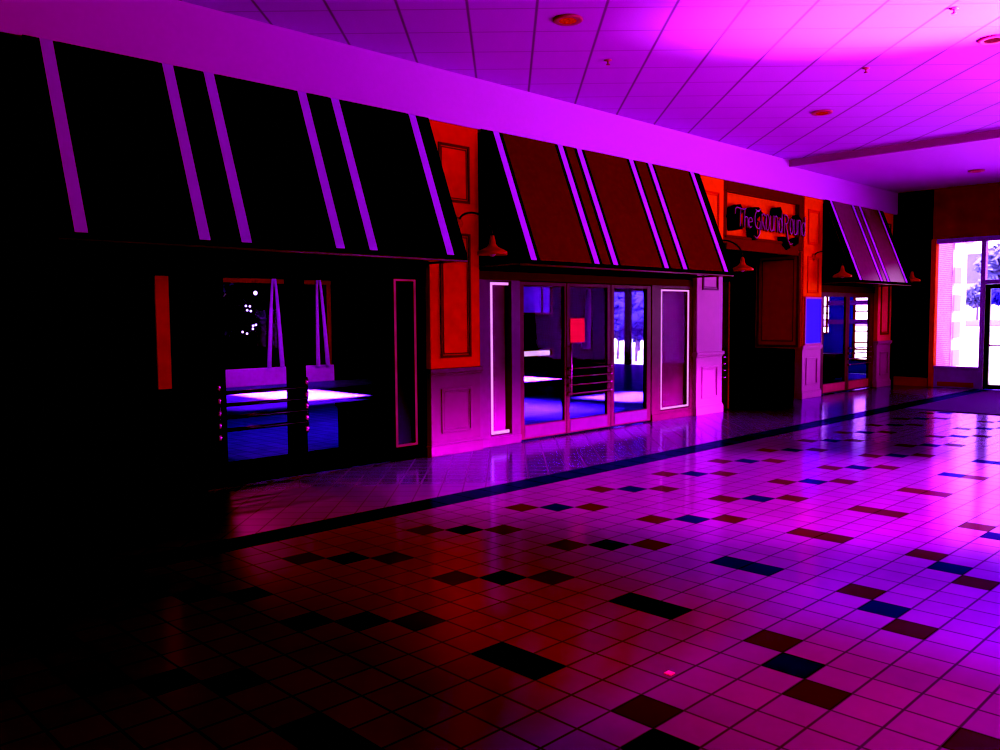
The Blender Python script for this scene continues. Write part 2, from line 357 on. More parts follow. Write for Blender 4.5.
mb = MB(); mb.box(XF-0.05, XF+0.08, -3.2, 4.42, 0, 0.12)
for k in range(8): y = 4.42-k*1.07; mb.box(XF-0.06, XF+0.1, y, y+0.08, 0, 3.02)
mb.box(XF-0.05, XF+0.1, -3.2, 4.42, 2.15, 2.22)
obj('window_frame', mb, M['glazing_frame'], w3)
obj('window_pane', MB().box(XF+0.02, XF+0.026, -3.1, 4.42, 0.12, 3.02), M['glass_clear'], w3)

# ------------------------------------------------------------------ pillars
def pillar(x0, x1, label, shaft_m, base_m, top_m, panels, split=None, low=(0.25, 0.755)):
    t = thing('pillar', label, 'pillar', ((x0+x1)/2, YF+0.15, 0), 'square wooden pillars along the shop front')
    yb = YG+0.05; zs = split or 3.70
    obj('shaft', MB().box(x0, x1, YF, yb, 0.98, zs), shaft_m, t, 0.006)
    if split: obj('upper_shaft', MB().box(x0, x1, YF, yb, split, 3.70), top_m, t, 0.006)
    obj('base_block', MB().box(x0, x1, YF, yb, 0.0, 0.93), base_m, t, 0.006)
    mb = MB(); mb.box(x0-0.025, x1+0.025, YF-0.03, yb, 0.93, 0.985); mb.box(x0-0.012, x1+0.012, YF-0.016, yb, 0.905, 0.93)
    obj('cap_rail', mb, base_m, t, 0.006)
    mb = MB(); mb.box(x0-0.02, x1+0.02, YF-0.02, yb, 0.0, 0.12); mb.box(x0-0.01, x1+0.01, YF-0.01, yb, 0.12, 0.15)
    obj('plinth', mb, base_m, t, 0.005)
    mx = 0.145
    def molding(z0, z1, m, nm='panel_molding'):
        mb = MB(); mb.frame(x0+mx, x1-mx, z0, z1, 0.028, YF-0.016, YF)
        mb.frame(x0+mx+0.04, x1-mx-0.04, z0+0.04, z1-0.04, 0.012, YF-0.007, YF)
        obj(nm, mb, m, t, 0.003)
    for z0, z1, m in panels: molding(z0, z1, m)
    molding(low[0], low[1], base_m)
    return t
RW, OW, MW, PP = M['red_wood'], M['orange_wood'], M['magenta_bounce_tint'], M['pink_wood_and_bounce']
DK = mat('shadowed_red_wood', (0.022, 0.0006, 0.001), 0.6, 0.2, 8, 0.02)  # near-black red wood: shade of the left end put into the colour
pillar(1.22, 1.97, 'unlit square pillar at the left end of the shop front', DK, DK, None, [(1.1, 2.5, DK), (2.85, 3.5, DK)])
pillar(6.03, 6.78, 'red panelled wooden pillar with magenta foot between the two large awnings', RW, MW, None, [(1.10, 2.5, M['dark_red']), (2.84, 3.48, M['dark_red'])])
pillar(11.37, 12.12, 'bright pink pillar left of the open entrance', PP, PP, OW, [(1.95, 2.55, M['magenta_bounce_tint']), (2.84, 3.48, RW)], split=2.62)
pillar(14.90, 15.65, 'orange topped pillar right of the entrance with a blue panel on it', RW, PP, OW, [(1.95, 2.62, RW), (2.84, 3.48, RW)], split=1.90)
RP = mat('rose_red_wood', (0.90, 0.06, 0.20), 0.5, 0.12, 8, 0.1)
pillar(18.32, 19.05, 'last slim red and magenta pillar by the far dark wall', RP, PP, None, [(1.12, 2.5, M['dark_red']), (2.84, 3.48, M['dark_red'])])
t = thing('notice_panel', 'plain blue notice panel in a pink frame on the pillar right of the entrance', 'panel', (15.28, YF-0.03, 0.95))
obj('frame', MB().frame(14.93, 15.62, 0.99, 1.88, 0.035, YF-0.034, YF-0.002), PP, t, 0.004)
obj('face', MB().box(14.965, 15.585, YF-0.022, YF-0.004, 1.025, 1.845), M['blue'], t)

# ------------------------------------------------------------------ awnings
def awning(x0, x1, stripes, label, fab, border):
    t = thing('awning', label, 'awning', ((x0+x1)/2, YF, 2.18), 'sloped canvas awnings over the shop front')
    y0, z0, y1, z1 = YF-0.02, 3.70, 6.60, 2.185
    s = Vector((y1-y0, z1-z0)).normalized(); n = Vector((s.y, -s.x))
    if n.x > 0: n = -n                              # outward: towards the hall
    def sheet(xa, xb, off, th, za=z0, zb=z1):
        a = Vector((y0, z0))+s*((z0-za)/(-s.y)); b = Vector((y0, z0))+s*((z0-zb)/(-s.y))
        p = [a+n*off, b+n*off, b+n*(off+th), a+n*(off+th)]
        return [(q.x, q.y) for q in p]
    mb = MB(); mb.prism(sheet(x0, x1, 0, 0.012), x0, x1)
    mb.prism([(y1, z1), (y1-0.012, z1), (y1-0.012, z1-0.045), (y1, z1-0.045)], x0, x1)
    obj('canvas', mb, M['awn_black'], t)
    edges = [x0-0.1]+list(stripes)+[x1]
    for a, b in zip(edges[1:-1], edges[2:-1]):
        bd = border
        mb = MB(); mb.prism(sheet(0, 0, 0.0125, 0.002), a+0.045+bd, b-0.05-bd); obj('canvas_panel', mb, fab, t)
    for a in stripes:
        mb = MB(); mb.prism(sheet(0, 0, 0.0125, 0.004), a-0.05, a+0.045); obj('stripe', mb, M['stripe'], t)
    mb = MB(); mb.tube([(x0, y1-0.005, z1-0.048), (x1, y1-0.005, z1-0.048)], 0.014); obj('front_rail', mb, M['rail'], t, smooth=True)
    for x in (x0+0.03, x1-0.03):
        mb = MB(); mb.tube([(x, y1, z1-0.04), (x, YF+0.2, z1-0.04)], 0.013); mb.tube([(x, y1+0.02, z1-0.03), (x, y0-0.0, z0-0.03)], 0.012)
        obj('side_arm', mb, M['dark_red'], t, smooth=True)
    return t
awning(2.05, 6.02, (2.216, 3.16, 3.525, 4.455, 4.826, 5.79), 'nearest black canvas awning with upright violet stripes', M['awn_black'], 0.03)
awning(6.80, 11.36, (7.036, 8.16, 8.529, 9.635, 10.079, 11.15), 'middle dark red canvas awning with pale violet stripes', M['awn_red'], 0.055)
awning(15.67, 18.40, (15.894, 16.879, 17.212, 18.159), 'farthest small maroon awning with four violet stripes', M['awn_violet'], 0.04)

# ------------------------------------------------------------------ gooseneck lamps on the pillars
def gooseneck(x, where):
    t = thing('gooseneck_lamp', 'red cone shaded gooseneck lamp '+where, 'lamp', (x, YF, 2.62), 'gooseneck lamps on the pillars')
    obj('mount', MB().lathe([(0.02, -0.035), (0.05, -0.03), (0.062, -0.012), (0.065, 0.0)], x, YF, 2.62, axis='Y'), M['shade'], t, smooth=True)
    pts = []
    for k in range(15):
        u = k/14; a = PI*u
        pts.append((x, YF-0.02-0.53*(0.5-0.5*math.cos(a))*1.0, 2.64+0.16*math.sin(a)-0.20*u))
    obj('arm', MB().tube(pts, 0.012), M['black_gloss'], t, smooth=True)
    y = 6.67
    sh = obj('lamp_shade', MB().lathe([(0.022, 0.19), (0.03, 0.16), (0.04, 0.10), (0.06, 0.07), (0.14, 0.03), (0.165, 0.016), (0.165, -0.02), (0.155, -0.02), (0.15, 0.008), (0.04, 0.05)], x, y, 2.245), M['shade'], t, smooth=True)
    obj('bulb', MB().ball((x, y, 2.25), 0.045), M['letter'], sh, smooth=True)
gooseneck(6.46, 'on the red pillar between the large awnings')
gooseneck(11.75, 'on the pink pillar left of the entrance')
gooseneck(15.28, 'on the orange pillar right of the entrance')
gooseneck(18.66, 'on the last pillar by the far dark wall')

# ------------------------------------------------------------------ storefront bays
K = YG/7.45
# header boards
struct('trim_4', MB().box(2.05, 6.03, YG-0.03, YG+0.06, 1.99, 2.10), M['black'])
mb = MB(); mb.box(6.78, 11.37, YG-0.03, YG+0.06, 2.0, 2.10); mb.box(15.65, 18.32, YG-0.03, YG+0.06, 1.99, 2.12)
struct('trim_10', mb, M['header'])
struct('trim_11', MB().box(5.40, 6.03, YG-0.06, YG-0.01, 2.205, 2.245), M['dark_red'])  # short red strip added for the light caught by the front rail

def case(x0, x1, label, lining, strip, frame_m, sides='LRTB', z0=0.15, z1=1.97, fx0=None, fx1=None, w=0.026):
    x0 *= K; x1 *= K; fx0 = fx0*K if fx0 else None; fx1 = fx1*K if fx1 else None
    t = thing('display_case', label, 'display case', ((x0+x1)/2, YG, 0), 'upright lit display cases beside the doors')
    fx0 = fx0 if fx0 is not None else x0-0.13; fx1 = fx1 if fx1 is not None else x1+0.13
    mb = MB(); y0, y1 = YG-0.03, YG+0.10
    mb.box(fx0, x0-0.015, y0, y1, 0, 2.0); mb.box(x1+0.015, fx1, y0, y1, 0, 2.0)
    mb.box(x0-0.015, x1+0.015, y0, y1, 0, z0-0.015); mb.box(x0-0.015, x1+0.015, y0, y1, z1+0.015, 2.0)
    mb.box(fx0, fx1, y0-0.015, y0, 0.0, 0.10)
    obj('case_frame', mb, frame_m, t, 0.004)
    mb = MB(); mb.box(x0, x1, YG+0.07, YG+0.09, z0, z1); obj('back_panel', mb, lining, t)
    mb = MB(); ya, yb = YG-0.025, YG-0.005
    if 'L' in sides: mb.box(x0, x0+w, ya, yb, z0, z1)
    if 'R' in sides: mb.box(x1-w, x1, ya, yb, z0, z1)
    if 'T' in sides: mb.box(x0+w, x1-w, ya, yb, z1-w*1.3, z1)
    if 'B' in sides: mb.box(x0+w, x1-w, ya, yb, z0, z0+w*1.5)
    obj('light_border', mb, strip, t)
    obj('case_glass', MB().box(x0, x1, YG+0.0, YG+0.004, z0, z1), M['glass'], t)
    return t
case(5.705, 6.0, 'dim display case with thin red border left of the red pillar', M['case_dark'], M['light_strip_dim'], M['black'], fx0=5.66, fx1=6.13, w=0.017)
case(7.16, 7.49, 'narrow display case with bright white light border right of the red pillar', M['case_back'], M['light_strip'], M['frame_violet'], sides='LTB', z0=0.14, fx0=6.90, fx1=7.66)
case(10.72, 11.47, 'wide display case with pink light border left of the pink pillar', M['case_red'], M['light_strip_pink'] if 'light_strip_pink' in M else M['light_strip'], M['frame_red'], z0=0.155, z1=1.945, w=0.019, fx0=10.47, fx1=11.60)
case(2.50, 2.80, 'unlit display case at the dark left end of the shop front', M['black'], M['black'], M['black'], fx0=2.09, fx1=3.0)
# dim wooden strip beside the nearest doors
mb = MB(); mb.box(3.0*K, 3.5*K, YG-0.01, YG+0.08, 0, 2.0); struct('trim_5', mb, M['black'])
mb = MB(); mb.box(3.08*K, 3.2*K, YG-0.04, YG-0.01, 0.95, 1.93); struct('trim_6', mb, M['orange_wood'])

def leaf(name, x0, x1, gx0, gx1, frame_m, z0=0.02, gz0=0.2, gz1=1.94, bars=False, handle=None, dots=None, lower=None):
    x0 *= K; x1 *= K; gx0 *= K; gx1 *= K; handle = handle*K if handle else None
    t = thing(name, None, None, ((x0+x1)/2, YG, 0), kind='structure')
    ya, yb = YG-0.022, YG+0.022
    mb = MB(); mb.box(x0, gx0, ya, yb, z0, 1.99); mb.box(gx1, x1, ya, yb, z0, 1.99)
    mb.box(gx0, gx1, ya, yb, z0, gz0); mb.box(gx0, gx1, ya, yb, gz1, 1.99)
    obj('door_frame', mb, frame_m, t, 0.004)
    if lower: obj('bottom_rail', MB().box(gx0+0.0, gx1, ya-0.006, ya, z0+0.02, gz0-0.01), lower, t, 0.003)
    obj('door_pane', MB().box(gx0, gx1, YG-0.003, YG+0.003, gz0, gz1), M['glass'], t)
    if dots:
        for x in dots:
            x *= K
            po = obj('bar_post', MB().tube([(x, YG-0.07, 0.44), (x, YG-0.07, 0.98)], 0.017), M['black_gloss'], t, smooth=True)
            for z in (0.935, 0.815, 0.70, 0.585, 0.475): obj('collar', MB().tube([(x, YG-0.07, z-0.025), (x, YG-0.07, z+0.025)], 0.021), M['brass'], po, smooth=True)
        for z in (0.88, 0.77, 0.655, 0.54):
            obj('push_bar', MB().tube([(dots[0]*K, YG-0.07, z), (dots[1]*K, YG-0.07, z)], 0.017), M['black_gloss'], t, smooth=True)
    elif bars:
        for z in (0.87, 0.765, 0.655, 0.54):
            obj('push_bar', MB().tube([(gx0-0.04, YG-0.06, z), (gx1+0.04, YG-0.06, z)], 0.013), M['rail_bar'], t, smooth=True)
        for x in (gx0-0.04, gx1+0.04):
            mb = MB()
            for z in (0.87, 0.765, 0.655, 0.54): mb.tube([(x, YG-0.075, z), (x, YG-0.02, z)], 0.02)
            obj('bar_bracket', mb, M['brass'], t, smooth=True)
    if handle:
        mb = MB(); mb.tube([(handle, YG-0.075, 0.52), (handle, YG-0.075, 1.2)], 0.016)
        for z in (0.56, 1.16): mb.tube([(handle, YG-0.075, z), (handle, YG-0.02, z)], 0.012)
        obj('pull_handle', mb, M['brass'], t, smooth=True)
    return t
M['rail_bar'] = mat('dark_push_bar', (0.10, 0.004, 0.06), 0.3, 0.3, 12, 0.5)
BK = M['black']
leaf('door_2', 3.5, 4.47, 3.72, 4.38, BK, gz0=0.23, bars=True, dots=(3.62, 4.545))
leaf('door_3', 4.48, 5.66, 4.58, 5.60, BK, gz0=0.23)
FV, FR = M['frame_violet'], M['frame_red']
leaf('door_4', 7.66, 8.55, 7.74, 8.51, FR, gz0=0.20, lower=FV)
leaf('door_5', 8.56, 9.50, 8.62, 9.42, FR, gz0=0.20, bars=True, handle=8.585, lower=FV)
leaf('door_6', 9.51, 10.46, 9.58, 10.36, FR, gz0=0.20, lower=FV)
leaf('door_7', 16.15, 17.30, 16.22, 17.22, FR, gz0=0.21, gz1=1.90, lower=M['base_red'])
leaf('door_8', 17.31, 18.64, 17.40, 18.40, FR, gz0=0.21, gz1=1.90, bars=True, lower=M['base_red'])
mb = MB(); mb.box(15.65, 16.15*K, YG-0.02, YG+0.06, 0, 2.0); struct('trim_7', mb, FR)
tag(obj('paper_notice', MB().box(8.62*K, 8.92*K, YG-0.030, YG-0.026, 1.21, 1.53), M['notice'], loc=(8.77*K, YG-0.028, 1.21)), 'small bright red paper notice on the glass of the middle door', 'notice')

# ------------------------------------------------------------------ entrance and sign
mb = MB(); mb.box(14.9, 15.05, YG+0.06, 8.55, 0, 2.9); mb.box(11.92, 12.12, YG+0.06, 8.55, 0, 2.9); mb.box(11.92, 15.05, 8.55, 8.62, 0, 2.9)
struct('wall_entrance', mb, M['black'])
struct('trim_8', MB().box(12.0, 15.0, YF+0.1, 8.55, 2.70, 2.78), M['black'])
rp = thing('wall_panel', 'dark red framed wall panel inside the right of the entrance', 'panel', (14.89, 7.8, 0.9))
obj('panel_face', MB().box(14.86, 14.90, YF+0.03, 8.15, 0.93, 2.70), M['panel_red'], rp)
mb = MB(); mb.framey(YF+0.06, 8.12, 0.95, 2.68, 0.05, 14.845, 14.86); mb.framey(YF+0.16, 8.02, 1.06, 2.58, 0.02, 14.85, 14.86); obj('panel_molding', mb, M['frame_red'], rp, 0.003)
t = thing('door_9', None, None, (12.42, 7.75, 0), kind='structure')
obj('door_leaf', MB().box(12.40, 12.45, YF+0.06, 8.2, 0.02, 2.1), M['dark_red'], t, 0.004)
mb = MB()
for z in (0.87, 0.765, 0.655, 0.54): mb.tube([(12.38, YF+0.09, z), (12.30, YF+0.09, z)], 0.018)
obj('bar_bracket', mb, M['brass'], t, smooth=True)
t = thing('door_10', None, None, (13.5, 8.5, 0), kind='structure')
obj('door_leaf', MB().box(12.7, 14.3, 8.49, 8.54, 0.02, 2.1), M['black_gloss'], t, 0.004)
obj('door_handle', MB().tube([(13.45, 8.47, 0.9), (13.45, 8.47, 1.2)], 0.014), M['black_gloss'], t)

sg = thing('shop_sign', 'orange shop sign board reading The Ground Round above the entrance', 'sign', (13.5, YF+0.1, 2.72))
mb = MB(); mb.box(12.12, 14.90, YF+0.10, YF+0.22, 2.70, 3.70); obj('sign_board', mb, OW, sg)
mb = MB(); mb.box(12.12, 12.26, YF+0.02, YF+0.12, 2.72, 3.70); mb.box(14.74, 14.90, YF+0.02, YF+0.12, 2.72, 3.70)
mb.box(12.26, 14.74, YF+0.02, YF+0.12, 3.54, 3.70); mb.box(12.26, 14.74, YF+0.02, YF+0.12, 2.62, 2.83)
mb.box(12.20, 14.78, YF-0.0, YF+0.02, 2.80, 2.84); mb.box(12.20, 14.78, YF-0.0, YF+0.02, 3.53, 3.56)
obj('sign_frame', mb, M['dark_red'], sg, 0.006)
def arc(cx, cy, rx, ry, a0, a1, n=9): return [(cx+rx*math.cos(math.radians(a0+(a1-a0)*k/n)), cy+ry*math.sin(math.radians(a0+(a1-a0)*k/n))) for k in range(n+1)]
G = {   # narrow pen letters: width, strokes in a 1-high box
 'T': (0.62, [[(-0.12, 0.62), (-0.10, 0.92), (0.02, 1.0), (0.5, 0.93), (0.72, 1.02)], [(0.28, 0.98), (0.26, 0)]]),
 'h': (0.34, [[(0, 1), (0, 0)], [(0, 0.42)]+arc(0.13, 0.42, 0.13, 0.16, 180, 0)+[(0.26, 0)]]),
 'e': (0.36, [[(0.02, 0.30), (0.27, 0.36)]+arc(0.145, 0.30, 0.14, 0.28, 20, 320, 14)]),
 'G': (0.62, [[(0.50, 1.12), (0.28, 0.95), (0.08, 1.08)], arc(0.30, 0.52, 0.27, 0.50, 70, 290, 14)+[(0.44, 0.15), (0.46, 0.45), (0.3, 0.45)], [(0.46, 0.45), (0.44, -0.25), (0.22, -0.52), (0.02, -0.40)]]),
 'r': (0.34, [[(0, 0.9), (0, 0)], [(0, 0.62)]+arc(0.14, 0.66, 0.14, 0.24, 180, 30), [(0.06, 0.48), (0.26, 0)]]),
 'o': (0.38, [arc(0.14, 0.45, 0.14, 0.45, 0, 360, 16)]),
 'u': (0.38, [[(0, 0.9), (0, 0.22)]+arc(0.13, 0.22, 0.13, 0.22, 180, 360)+[(0.26, 0.9)], [(0.26, 0.3), (0.26, 0)]]),
 'n': (0.38, [[(0, 0.9), (0, 0)], [(0, 0.62)]+arc(0.13, 0.64, 0.13, 0.26, 180, 0)+[(0.26, 0)]]),
 'd': (0.42, [arc(0.14, 0.40, 0.14, 0.40, 0, 360, 16), [(0.28, 1.15), (0.28, 0)]]),
 'R': (0.50, [[(0, 1.1), (0, 0)], [(0, 1.02)]+arc(0.08, 0.80, 0.24, 0.26, 90, -90)+[(0, 0.54)], [(0.10, 0.54), (0.24, 0.1), (0.34, -0.35), (0.52, -0.62), (0.76, -0.55)]]),
}
H = 0.30; x = 12.42; kx = 0.34
xs = []
for ch in 'The Ground Round':
    if ch == ' ': x += 0.04; continue
    w, strokes = G[ch]
    zb = 2.99-(x-12.55)*0.010
    mb = MB(); mbk = MB()
    for st in strokes:
        p = [(x+a*kx*1.22, YF-0.06, zb+b*H) for a, b in st]
        mb.tube(p, 0.009, 8)
        mbk.tube([(a+0.012, YF-0.035, c-0.004) for a, b, c in p], 0.015, 8)
    l = obj('letter', mb, M['letter'], sg, smooth=True)
    obj('letter_back', mbk, M['dark_red'], l, smooth=True)
    xs.append(x); x += w*kx*1.17
def blob(pts):
    mb = MB(); f = [mb.bm.verts.new((a, YF-0.012, b)) for a, b in pts]; g = [mb.bm.verts.new((a, YF+0.09, b)) for a, b in pts]; n = len(pts)
    mb.bm.faces.new(f); mb.bm.faces.new(g[::-1])
    for i in range(n): mb.bm.faces.new([f[i], g[i], g[(i+1) % n], f[(i+1) % n]])
    return mb
for c in ([(12.22, 3.13), (12.32, 3.28), (12.62, 3.36), (12.72, 3.26), (12.60, 3.16), (12.70, 2.96), (12.40, 2.92), (12.36, 3.06)],
          [(12.95, 3.22), (13.0, 3.34), (13.22, 3.36), (13.34, 3.27), (13.16, 3.16), (13.18, 2.82), (13.02, 2.80), (12.98, 3.0)],
          [(13.78, 3.28), (13.82, 3.40), (13.98, 3.43), (14.06, 3.30), (13.92, 3.24)],
          [(14.06, 2.92), (14.10, 2.78), (14.24, 2.70), (14.36, 2.74), (14.24, 2.92)],
          [(14.44, 3.16), (14.62, 3.34), (14.78, 3.26), (14.70, 3.08)],
          [(14.40, 2.86), (14.62, 2.94), (14.66, 2.84), (14.52, 2.78)]):
    obj('black_block', blob(c), M['black'], sg)  # irregular black shapes behind the lettering

# ------------------------------------------------------------------ ceiling fittings
def downlight(x, y, z, label, glow):
    t = thing('ceiling_light', label, 'ceiling light', (x, y, z), 'recessed round ceiling lights')
    obj('trim_ring', MB().lathe([(0.10, 0), (0.135, 0), (0.14, -0.012), (0.125, -0.022), (0.10, -0.018)], x, y, z), M['can_trim'], t, smooth=True)
    obj('lens', MB().lathe([(0.02, -0.028), (0.07, -0.022), (0.10, -0.010), (0.10, -0.004)], x, y, z), glow, t, smooth=True)
CG = M['can_glow']; M['can_dim'] = emit('downlight_dim', (0.75, 0.05, 0.35), 0.6, 0.4, 30)
downlight(6.05, 5.228, ZC, 'red glowing recessed ceiling light nearest above the red pillar', CG)
downlight(11.25, 5.23, ZC, 'red glowing recessed ceiling light out in front of the pink pillar', CG)
downlight(17.3, 5.1, ZL, 'dim recessed ceiling light in the plain ceiling near the far windows', M['can_dim'])
downlight(9.55, 2.70, ZC, 'dim pink recessed ceiling light at the right edge of the photo', M['can_dim'])
for x, y, lb in ((7.306, 5.753, 'tiny sprinkler head in the ceiling near the fascia'), (9.631, 3.983, 'tiny sprinkler head in the middle of the tiled ceiling'), (8.35, 2.683, 'pale sprinkler head in the bright patch of ceiling')):
    t = thing('ceiling_sprinkler', lb, 'sprinkler', (x, y, ZC), 'ceiling sprinkler heads')
    obj('escutcheon', MB().lathe([(0.035, 0.012), (0.04, -0.006), (0.02, -0.012)], x, y, ZC), M['can_trim'], t, smooth=True)
    obj('deflector', MB().lathe([(0.008, -0.01), (0.008, -0.04), (0.022, -0.045), (0.022, -0.05)], x, y, ZC), M['can_trim'], t, smooth=True)
tag(obj('paper_scrap', MB().box(3.02, 3.055, 2.035, 2.07, 0.0, 0.004), M['stripe'], loc=(3.04, 2.05, 0)), 'tiny pale scrap lying on the red tiles in the foreground', 'scrap')

# ------------------------------------------------------------------ dining room behind the glass
XE, YBK = 22.3, 18.2
struct('floor_dining', MB().box(1.0, XE, YG+0.02, YBK, -0.06, -0.002), M['interior_floor'])
mb = MB(); mb.box(1.0, XE, YG+0.15, YBK, 2.95, 3.05); struct('ceiling_dining', mb, M['black'])
mb = MB(); mb.box(0.9, 1.0, YG+0.1, YBK, 0, 3.0); struct('wall_dining_left', mb, M['black'])
# back wall with the low sill and window opening
mb = MB(); mb.box(1.0, 8.72, YBK, YBK+0.15, -0.06, 3.0); mb.box(11.98, 18.7, YBK, YBK+0.15, -0.06, 3.0); mb.box(8.72, 11.98, YBK, YBK+0.15, 2.5, 3.0)
mb.box(18.7, 20.2, YBK, YBK+0.15, -0.06, 0.33); mb.box(18.7, 20.2, YBK, YBK+0.15, 0.5, 1.68); mb.box(18.7, 20.2, YBK, YBK+0.15, 2.5, 3.0); mb.box(20.2, XE+0.15, YBK, YBK+0.15, -0.06, 3.0)
struct('wall_back', mb, M['black'])
w = thing('window_4', None, None, (10.5, YBK, 0.4), kind='structure')
obj('window_sill', MB().box(8.72, 11.98, YBK-0.08, YBK+0.1, 0, 0.40), M['curtain'], w)
obj('window_pane', MB().box(8.72, 11.98, YBK+0.1, YBK+0.11, 0.4, 2.5), M['glass_clear'], w)
mb = MB(); mb.box(8.50, 8.98, YBK-0.02, YBK+0.1, 0.4, 2.5); mb.box(8.98, 11.98, YBK-0.02, YBK+0.1, 2.40, 2.5); mb.box(10.75, 11.2, YBK, YBK+0.1, 0.4, 2.5); mb.box(11.92, 11.98, YBK, YBK+0.1, 0.4, 2.5)
obj('window_frame', mb, M['dark_red'], w)
w = thing('window_5', None, None, (19.4, YBK, 0.4), kind='structure')
M['win_violet'] = emit('violet_pane', (0.17, 0.02, 0.85), 0.75, 0.6, 2.0); M['win_white'] = emit('pale_pane', (0.9, 0.55, 1.0), 1.0, 0.1, 2.0)
obj('window_pane', MB().box(18.7, 20.2, YBK+0.05, YBK+0.06, 1.68, 2.5), M['win_violet'], w)
obj('lower_pane', MB().box(18.7, 20.2, YBK+0.05, YBK+0.06, 0.33, 0.5), M['win_white'], w)
mb = MB(); mb.frame(18.65, 20.25, 1.63, 2.55, 0.06, YBK-0.03, YBK); mb.frame(18.65, 20.25, 0.29, 0.54, 0.04, YBK-0.03, YBK); mb.box(19.75, 19.8, YBK-0.03, YBK, 1.68, 2.5); obj('window_frame', mb, M['dark_red'], w)
def curtain(x0, x1, xt, label):
    mb = MB(); n = 24; m = 14; g = []
    for j in range(m+1):
        v = j/m; row = []
        for i in range(n+1):
            u = i/n; wdt = (x1-x0)*(0.35+0.65*v); cx = xt+((x0+x1)/2-xt)*(v**0.8)
            row.append(mb.bm.verts.new((cx+(u-0.5)*wdt, YBK-0.16+0.035*math.sin(u*PI*8), 2.5-v*2.1)))
        g.append(row)
    for j in range(m):
        for i in range(n): mb.bm.faces.new([g[j][i], g[j][i+1], g[j+1][i+1], g[j+1][i]])
    tag(obj('curtain', mb, M['curtain'], smooth=True, loc=((x0+x1)/2, YBK-0.16, 0.4)), label, 'curtain', 'gathered curtains seen through the nearest doors')
curtain(10.09, 10.18, 10.28, 'leftmost gathered violet curtain seen through the nearest glass doors')
curtain(10.43, 10.53, 10.34, 'second violet curtain from the left, seen through the nearest glass doors')
curtain(11.42, 11.51, 11.48, 'third violet curtain from the left, right of the door mullion')
curtain(11.70, 11.80, 11.56, 'rightmost violet curtain seen through the nearest glass doors')
tag(obj('drape', MB().tube([(21.85, YBK-0.2, 2.45), (21.80, YBK-0.2, 1.6), (21.70, YBK-0.2, 0.5)], 0.07, 12, 0.15), M['curtain'], smooth=True, loc=(21.8, YBK-0.2, 0.5)), 'violet drape hanging behind the middle glass door', 'curtain')
sl = thing('string_lights', 'small glinting string lights behind the nearest glass doors', 'string lights', (9.8, YBK-0.05, 2.4))
sp = [(9.88, 2.16), (9.63, 1.86), (9.73, 1.85), (9.66, 1.76), (9.75, 1.74), (9.80, 1.40), (9.87, 1.42), (9.79, 1.33), (9.53, 1.26), (9.64, 1.22)]
obj('wire', MB().tube([(9.88, YBK-0.06, 2.45)]+[(a, YBK-0.06, b) for a, b in sp], 0.004, 6), M['black'], sl)
for a, b in sp: obj('bulb', MB().ball((a, YBK-0.06, b), 0.028 if b < 2.1 else 0.05, 8), M['bulb'], sl, smooth=True)
# end wall of the dining room with glazed exit and two bright windows
mb = MB(); zt = 3.0
for a, b in ((7.62, 8.98), (9.42, 10.08), (10.62, 15.9), (17.45, YBK+0.15)): mb.box(XE, XE+0.15, a, b, 0, zt)
mb.box(XE, XE+0.15, 8.98, 9.42, 0, 0.35); mb.box(XE, XE+0.15, 8.98, 9.42, 2.02, zt); mb.box(XE, XE+0.15, 10.08, 10.62, 0, 1.05); mb.box(XE, XE+0.15, 10.08, 10.62, 2.06, zt); mb.box(XE, XE+0.15, 15.9, 17.45, 2.42, zt)
struct('wall_dining_end', mb, M['blue_wall'])
w = thing('window_6', None, None, (XE, 9.2, 0.35), kind='structure')
mb = MB()
for z in (0.35, 0.62, 0.80, 1.10, 1.33, 1.62, 1.98): mb.box(XE-0.02, XE+0.05, 8.98, 9.42, z, z+0.035)
mb.box(XE-0.02, XE+0.05, 8.98, 9.02, 0.35, 2.02); mb.box(XE-0.02, XE+0.05, 9.38, 9.42, 0.35, 2.02)
obj('window_frame', mb, M['dark_red'], w); obj('window_pane', MB().box(XE+0.06, XE+0.065, 8.98, 9.42, 0.35, 2.02), M['glass_clear'], w)
w = thing('window_7', None, None, (XE, 10.3, 1.05), kind='structure')
mb = MB()
for z in (1.05, 1.22, 1.40, 1.58, 1.76, 2.03): mb.box(XE-0.02, XE+0.05, 10.08, 10.62, z, z+0.03)
mb.box(XE-0.02, XE+0.05, 10.12, 10.15, 1.05, 2.06)
obj('window_frame', mb, M['dark_red'], w); obj('window_pane', MB().box(XE+0.06, XE+0.065, 10.08, 10.62, 1.05, 2.06), M['glass_clear'], w)
w = thing('window_8', None, None, (XE, 16.7, 0), kind='structure')
mb = MB(); mb.box(XE-0.03, XE+0.08, 16.64, 16.86, 0, 2.42); mb.box(XE-0.03, XE+0.08, 15.9, 15.98, 0, 2.42); mb.box(XE-0.03, XE+0.08, 17.38, 17.45, 0, 2.42); mb.box(XE-0.03, XE+0.08, 15.98, 17.38, 2.34, 2.42)
obj('window_frame', mb, M['black'], w); obj('window_pane', MB().box(XE+0.06, XE+0.065, 15.98, 17.38, 0, 2.34), M['glass_clear'], w)
mb = MB()
for z in (1.30, 1.80): mb.box(XE-0.05, XE-0.01, 8.5, 10.08, z, z+0.12)
struct('trim_9', mb, M['frame_violet'])
cb = thing('low_cabinet', 'low black cabinet inside the far glass doors', 'cabinet', (20.6, 9.3, 0))
obj('carcass', MB().box(20.3, 20.9, 9.0, 9.9, 0.0, 0.55), M['black_gloss'], cb, 0.01); obj('cabinet_top', MB().box(20.28, 20.92, 8.98, 9.92, 0.55, 0.59), M['black_gloss'], cb, 0.005)
cb = thing('host_stand', 'low black host stand behind the right leaf of the nearest doors', 'stand', (5.95, 8.6, 0))
